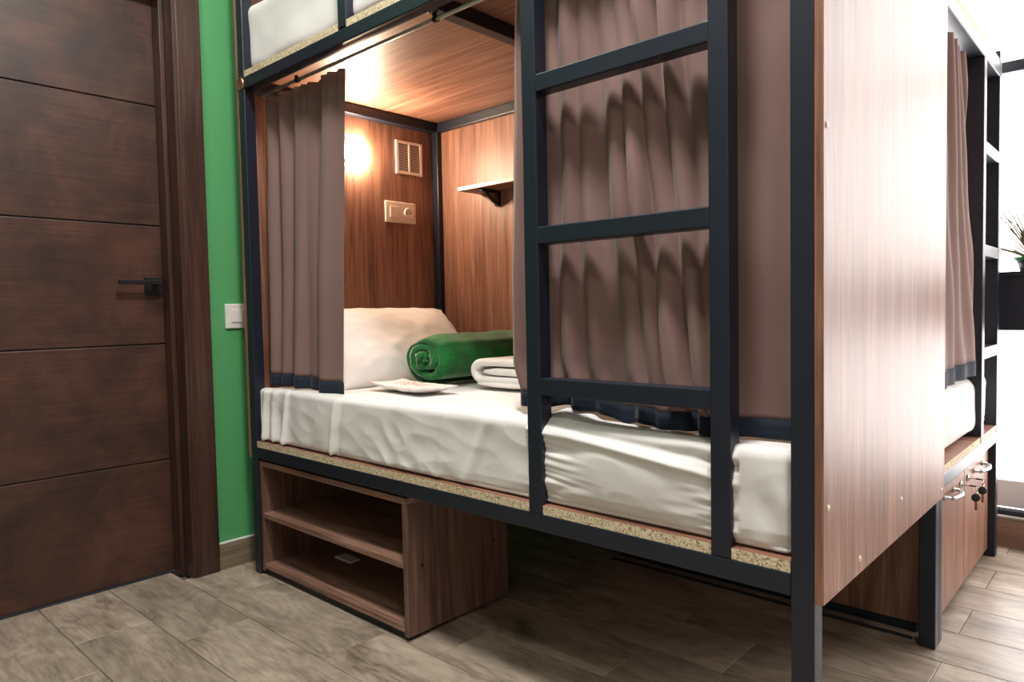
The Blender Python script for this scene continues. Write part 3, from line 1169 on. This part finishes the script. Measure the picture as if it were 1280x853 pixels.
def packet():
    bm2 = bmesh.new()
    L, W = 0.36, 0.14
    nu, nv = 40, 18
    grid = {}
    for s in (1, -1):
        for i in range(nu + 1):
            for j in range(nv + 1):
                u, v = -1 + 2 * i / nu, -1 + 2 * j / nv
                edge = i in (0, nu) or j in (0, nv)
                if edge and s == -1:
                    grid[(s, i, j)] = grid[(1, i, j)]
                    continue
                h = max(0, 1 - abs(u) ** 3.5) ** 0.7 * max(0, 1 - abs(v) ** 3) ** 0.6
                z_ = s * 0.013 * h + (0.002 * fn(u * 9, v * 6, 3.0) + 0.003 * fn(u * 4, v * 3)) * (0.5 + h)
                z_ += 0.009 * abs(u) ** 3 + 0.013 + 0.006 * abs(v) ** 2 - 0.004
                grid[(s, i, j)] = bm2.verts.new((u * L / 2 * (1 - 0.04 * (1 - v * v)), v * W / 2 * (1 - 0.10 * fn(u * 3, 2.0)), max(0.0, z_)))
    for s in (1, -1):
        for i in range(nu):
            for j in range(nv):
                q = [grid[(s, i, j)], grid[(s, i + 1, j)], grid[(s, i + 1, j + 1)], grid[(s, i, j + 1)]]
                if s == -1:
                    q.reverse()
                bm2.faces.new(q)
    R = Matrix.Translation(Vector((0.625, 0.262, 0.6965))) @ Matrix.Rotation(math.radians(-8), 4, 'Z')
    for v_ in bm2.verts:
        v_.co = R @ v_.co
    o = obj('toiletry_packet', bm2, 'packet', smooth=True)
    tag(o, 'flat white wrapped packet with reddish print lying before the rolled blanket', 'packet')


packet()

# ------------------------------------------------------------------ fittings on the head panel
lamp = thing('wall_lamp', 'round glowing wall lamp on the walnut head panel', 'lamp', (0.0, 0.5, 1.625))
lathe('lamp_base', 'white_plastic', lamp, ((0.0, 0.0), (0.058, 0.0), (0.058, 0.006), (0.056, 0.008), (0.0, 0.008)), (0, 0.5, 1.625), (1, 0, 0))
lathe('lamp_shade', 'warm_glow', lamp, [(0.057, 0.006)] + [(0.060 * math.cos(t * PI / 16), 0.010 + 0.028 * math.sin(t * PI / 16)) for t in range(0, 8)] + [(0, 0.038)], (0, 0.5, 1.625), (1, 0, 0), label='frosted glowing lamp glass')

vent = thing('air_vent', 'white louvred air vent high on the walnut head panel', 'vent', (0, 0.787, 1.571))
bm = bmesh.new()
vy0, vy1, vz0, vz1 = 0.713, 0.861, 1.572, 1.718
add_box(bm, 0, 0.008, vy0, vy0 + 0.014, vz0, vz1, 0.001)
add_box(bm, 0, 0.008, vy1 - 0.014, vy1, vz0, vz1, 0.001)
add_box(bm, 0, 0.008, vy0 + 0.014, vy1 - 0.014, vz0, vz0 + 0.012, 0.001)
add_box(bm, 0, 0.008, vy0 + 0.014, vy1 - 0.014, vz1 - 0.012, vz1, 0.001)
add_box(bm, 0, 0.008, (vy0 + vy1) / 2 - 0.005, (vy0 + vy1) / 2 + 0.005, vz0 + 0.012, vz1 - 0.012, 0.001)
obj('vent_frame', bm, 'cream_plastic', vent)
bm = bmesh.new()
ns = 17
for side in ((vy0 + 0.014, (vy0 + vy1) / 2 - 0.005), ((vy0 + vy1) / 2 + 0.005, vy1 - 0.014)):
    for i in range(ns):
        z = vz0 + 0.014 + (vz1 - vz0 - 0.026) * i / ns
        vs = add_box(bm, 0.001, 0.007, side[0], side[1], z, z + 0.0022)
        for v in vs:
            if v.co.x > 0.004:
                v.co.z -= 0.0022
tag(obj('louvres', bm, 'cream_plastic', vent), kind='stuff')
box('vent_back', 'dark', vent, 0.0, 0.001, vy0 + 0.01, vy1 - 0.01, vz0 + 0.01, vz1 - 0.01, 0)

sk = thing('wall_socket', 'white double plate with switch and round socket on the head panel', 'socket', (0, 0.73, 1.353))
sy0, sy1, sz0, sz1 = 0.646, 0.815, 1.354, 1.446
box('cover_plate', 'cream_plastic', sk, 0, 0.009, sy0, sy1, sz0, sz1, 0.003)
box('rocker_switch', 'cream_plastic', sk, 0.009, 0.0135, sy0 + 0.022, sy0 + 0.066, sz0 + 0.022, sz1 - 0.022, 0.002)
so = lathe('socket_ring', 'cream_plastic', sk, ((0.0235, 0.0), (0.0235, 0.006), (0.020, 0.006), (0.018, 0.0015), (0.0, 0.001)), (0.009, sy1 - 0.044, (sz0 + sz1) / 2), (1, 0, 0))
for dz in (-0.0095, 0.0095):
    lathe('pin_hole', 'dark', so, ((0.0, 0.0008), (0.003, 0.0006), (0.003, 0.0)), (0.0103, sy1 - 0.044 + dz, (sz0 + sz1) / 2), (1, 0, 0), 10)

sh = thing('wall_shelf', 'small walnut shelf on black brackets at the back of the bunk', 'shelf', (0.5, BYR + 0.02, 1.40))
bd = box('shelf_board', 'wood_x', sh, 0.285, 0.80, 0.8165, BYR + 0.026, 1.468, 1.483, 0.001)
box('edge_band', 'cream_plastic', bd, 0.285, 0.80, 0.8145, 0.8165, 1.468, 1.483, 0.0005, label='pale edge band')
for x in (0.385, 0.70):
    bm = bmesh.new()
    add_box(bm, x, x + 0.025, 0.835, BYR + 0.026, 1.456, 1.468, 0.002)
    add_box(bm, x, x + 0.025, BYR + 0.010, BYR + 0.026, 1.405, 1.458, 0.002)
    add_tube(bm, ((x + 0.0125, 0.875, 1.457), (x + 0.0125, 0.90, 1.435), (x + 0.0125, BYR + 0.013, 1.415)), 0.008, 8)
    obj('shelf_bracket', bm, 'dark', sh)

sw = thing('light_switch', 'white rocker light switch on the green wall', 'light switch', (XL, 0.02, 0.91))
box('switch_plate', 'white_plastic', sw, XL, XL + 0.010, -0.026, 0.064, 0.912, 1.005, 0.003)
box('rocker_switch', 'white_plastic', sw, XL + 0.010, XL + 0.014, -0.004, 0.042, 0.934, 0.983, 0.002)

# ------------------------------------------------------------------ open cabinet under the bunk
cab = thing('open_cabinet', 'low walnut cabinet with two open shelves under the bunk', 'cabinet', (0.47, 0.22, 0))
cx0, cx1, cy0, cy1, cz0, cz1, th = 0.046, 0.894, 0.006, 0.430, 0.014, 0.424, 0.018
box('top_board', 'cab_x', cab, cx0, cx1, cy0, cy1, cz1 - th, cz1, 0.001)
box('bottom_board', 'cab_x', cab, cx0 + th, cx1 - th, cy0, cy1, cz0 + 0.012, cz0 + 0.012 + th, 0.001)
box('side_board', 'cab_z', cab, cx0, cx0 + th, cy0, cy1, cz0, cz1 - th, 0.001)
sd = box('side_board', 'cab_z', cab, cx1 - th, cx1, cy0, cy1, cz0, cz1 - th, 0.001)
box('shelf_board', 'cab_x', cab, cx0 + th, cx1 - th, cy0 + 0.001, cy1 - 0.008, 0.214, 0.214 + th, 0.001)
box('back_board', 'cab_z', cab, cx0 + th, cx1 - th, cy1 - 0.007, cy1 - 0.001, cz0, cz1 - th, 0)
for (y, z) in ((0.063, 0.214), (0.367, 0.214)):
    lathe('screw_hole', 'dark', sd, ((0.0, 0.0012), (0.0055, 0.001), (0.0062, 0.0)), (cx1, y, z), (1, 0, 0), 14)
for x in (cx0 + 0.03, cx1 - 0.05):
    for y in (cy0 + 0.03, cy1 - 0.05):
        lathe('foot', 'dark', cab, ((0.0, 0.0), (0.014, 0.0), (0.014, 0.0145), (0.0, 0.0145)), (x + 0.01, y + 0.01, 0), (0, 0, 1), 14)
box('plinth', 'dark', cab, cx0 + 0.01, cx1 - 0.012, cy0 + 0.012, cy0 + 0.022, 0.001, cz0 + 0.004, 0)
tg = bmesh.new()
add_box(tg, 0.215, 0.315, 0.205, 0.250, cz0 + 0.012 + th, cz0 + 0.012 + th + 0.006, 0.002)
tag(obj('paper_tag', tg, 'white_plastic'), 'small pale card lying on the cabinet bottom shelf', 'card')

# ------------------------------------------------------------------ locker drawers under the window bunk
lk = thing('storage_cabinet', 'walnut cabinet with two locked doors beneath the bunk by the window', 'cabinet', (1.6, 1.43, 0))
FX = 2.020
box('body', 'wood_z', lk, 0.95, FX - 0.019, 1.006, 1.868, 0.028, 0.425, 0.001)
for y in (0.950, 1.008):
    box('dark_floor_strip', 'metal', lk, 0.95, 1.98, y, y + 0.010, 0.0, 0.024 if y > 1 else 0.008, 0.002)  # two low dark strips along the floor
box('plinth', 'dark', lk, 1.90, FX - 0.03, 1.03, 1.86, 0.0, 0.029, 0)


def locker_door(y0, y1, hy0, hy1, ly):
    d = box('cabinet_door', 'wood_z', lk, FX - 0.018, FX, y0, y1, 0.030, 0.424, 0.0015)
    bm2 = bmesh.new()
    hz = 0.376
    for y in (hy0, hy1):
        add_lathe(bm2, ((0.0, 0.0), (0.009, 0.0), (0.009, 0.003), (0.0055, 0.006), (0.0055, 0.020), (0.0, 0.020)), (FX, y, hz), (1, 0, 0), 14)
    n = 10
    pts = []
    for i in range(n + 1):
        t = i / n
        pts.append((FX + 0.020 + 0.014 * math.sin(PI * t), hy0 + (hy1 - hy0) * t, hz))
    add_tube(bm2, pts, 0.0062, 10)
    obj('handle', bm2, 'chrome', d, smooth=True, label='chrome bow handle')
    lathe('lock', 'chrome', d, ((0.0, 0.006), (0.010, 0.006), (0.0115, 0.003), (0.0115, 0.0)), (FX, ly, 0.372), (1, 0, 0), 16, label='round chrome lock')


locker_door(1.003, 1.432, 1.140, 1.262, 1.365)
locker_door(1.436, 1.868, 1.585, 1.735, 1.478)


def keys(label, ly):
    z = 0.372
    root = thing('key_set', label, 'keys', (FX + 0.006, ly, z), 'keys hanging from the locker locks')
    bm2 = bmesh.new()
    add_box(bm2, FX + 0.006, FX + 0.026, ly - 0.004, ly + 0.004, z - 0.001, z + 0.001)
    obj('key_blade', bm2, 'brass', root)
    bm2 = bmesh.new()
    add_lathe(bm2, ((0.0, -0.0022), (0.0105, -0.0022), (0.012, 0.0), (0.0105, 0.0022), (0.0, 0.0022)), (FX + 0.036, ly, z), (0, 0.25, 1), 18)
    obj('key_head', bm2, 'dark', root, smooth=True)
    bm2 = bmesh.new()
    ring = [(FX + 0.046, ly + 0.011 * math.sin(t * PI / 8), z - 0.011 + 0.011 * math.cos(t * PI / 8)) for t in range(17)]
    add_tube(bm2, ring, 0.0011, 6)
    obj('key_ring', bm2, 'chrome', root, smooth=True)
    bm2 = bmesh.new()
    add_lathe(bm2, ((0.0, -0.0022), (0.012, -0.0022), (0.0135, 0.0), (0.012, 0.0022), (0.0, 0.0022)), (FX + 0.044, ly, z - 0.036), (0.55, -1, 0), 18)
    obj('key_head', bm2, 'dark', root, smooth=True)
    bm2 = bmesh.new()
    add_box(bm2, FX + 0.0405, FX + 0.0475, ly - 0.001, ly + 0.001, z - 0.076, z - 0.047)
    add_box(bm2, FX + 0.0475, FX + 0.0495, ly - 0.001, ly + 0.001, z - 0.072, z - 0.068)
    add_box(bm2, FX + 0.0475, FX + 0.0490, ly - 0.001, ly + 0.001, z - 0.063, z - 0.058)
    obj('key_blade', bm2, 'brass', root)


keys('black-headed keys in the locker lock nearest the viewer', 1.365)
keys('black-headed keys in the locker lock nearest the window', 1.478)

# ------------------------------------------------------------------ ledge and plant at the window
lg = thing('window_ledge', 'deep black ledge fixed across the bright window', 'ledge', (2.7, 1.98, 0.848))
box('ledge_front', 'metal', lg, 2.030, 3.6, 1.945, 1.962, 0.848, 1.050, 0.002)
box('ledge_top', 'metal', lg, 2.026, 3.604, 1.938, 2.098, 1.050, 1.068, 0.002)
box('ledge_end', 'metal', lg, 2.030, 2.047, 1.962, 2.098, 0.848, 1.050, 0.002)
box('ledge_end', 'metal', lg, 3.583, 3.6, 1.962, 2.098, 0.848, 1.050, 0.002)

pl = thing('potted_plant', 'dry twiggy plant in a green-rimmed dark pot on the ledge', 'plant', (2.135, 2.02, 1.068))
pc = (2.135, 2.02, 1.068)
lathe('pot', 'pot_dark', pl, ((0.0, 0.0), (0.042, 0.0), (0.055, 0.042), (0.048, 0.042), (0.040, 0.02), (0.0, 0.02)), pc, (0, 0, 1), 28)
lathe('rim', 'rim_green', pl, ((0.050, 0.040), (0.072, 0.046), (0.073, 0.054), (0.064, 0.054), (0.050, 0.046)), pc, (0, 0, 1), 28, label='green glazed rim')
lathe('soil', 'soil', pl, ((0.0, 0.040), (0.030, 0.041), (0.049, 0.038)), pc, (0, 0, 1), 20)
rnd = random.Random(5)
for i in range(22):
    a = rnd.uniform(0, 2 * PI)
    if i < 13:
        a = rnd.uniform(0.75, 1.25) * PI
    ln, h = rnd.uniform(0.08, 0.24), rnd.uniform(0.04, 0.21)
    pts = []
    for k in range(7):
        t = k / 6
        pts.append((pc[0] + math.cos(a) * ln * t, pc[1] + math.sin(a) * ln * t * 0.35, pc[2] + 0.04 + h * math.sin(t * PI * 0.62) * 1.1))
    bm = bmesh.new()
    add_tube(bm, pts, [0.0034 * (1 - 0.7 * k / 6) for k in range(7)], 6)
    obj('twig', bm, 'twig', pl, smooth=True)

# ------------------------------------------------------------------ ceiling lamp above the aisle, plus two unseen fill lamps added
def ceiling_or_fill_lamp(label, x, y, watts):
  cl = thing('ceiling_or_fill_lamp', label, 'ceiling lamp', (x, y, ZC - 0.06))
  lc = (x, y, ZC)
  lathe('lamp_housing', 'white_plastic', cl, ((0.0, 0.0), (0.20, 0.0), (0.20, 0.05), (0.185, 0.055), (0.185, 0.03), (0.0, 0.03)), lc, (0, 0, -1), 40)
  lathe('lamp_diffuser', 'cool_glow', cl, ((0.184, 0.032), (0.184, 0.044), (0.15, 0.050), (0.0, 0.052)), lc, (0, 0, -1), 40)
  cd = bpy.data.lights.new('ceiling_or_fill_light', 'AREA')
  cd.shape = 'DISK'
  cd.size = 0.34
  cd.energy = watts
  cd.color = (1.0, 0.97, 0.93)
  co = bpy.data.objects.new('ceiling_or_fill_light', cd)
  co.parent = cl
  co.location = (0, 0, -0.002)
  COL.objects.link(co)


ceiling_or_fill_lamp('round unseen fill lamp added near the dark door', 0.42, -0.70, THIRD_FILL_WATTS)
ceiling_or_fill_lamp('round white ceiling lamp above the ladder', 1.75, -0.56, CEILING_WATTS)
ceiling_or_fill_lamp('round unseen fill lamp added in the middle of the room', 3.30, -1.50, SECOND_FILL_WATTS)
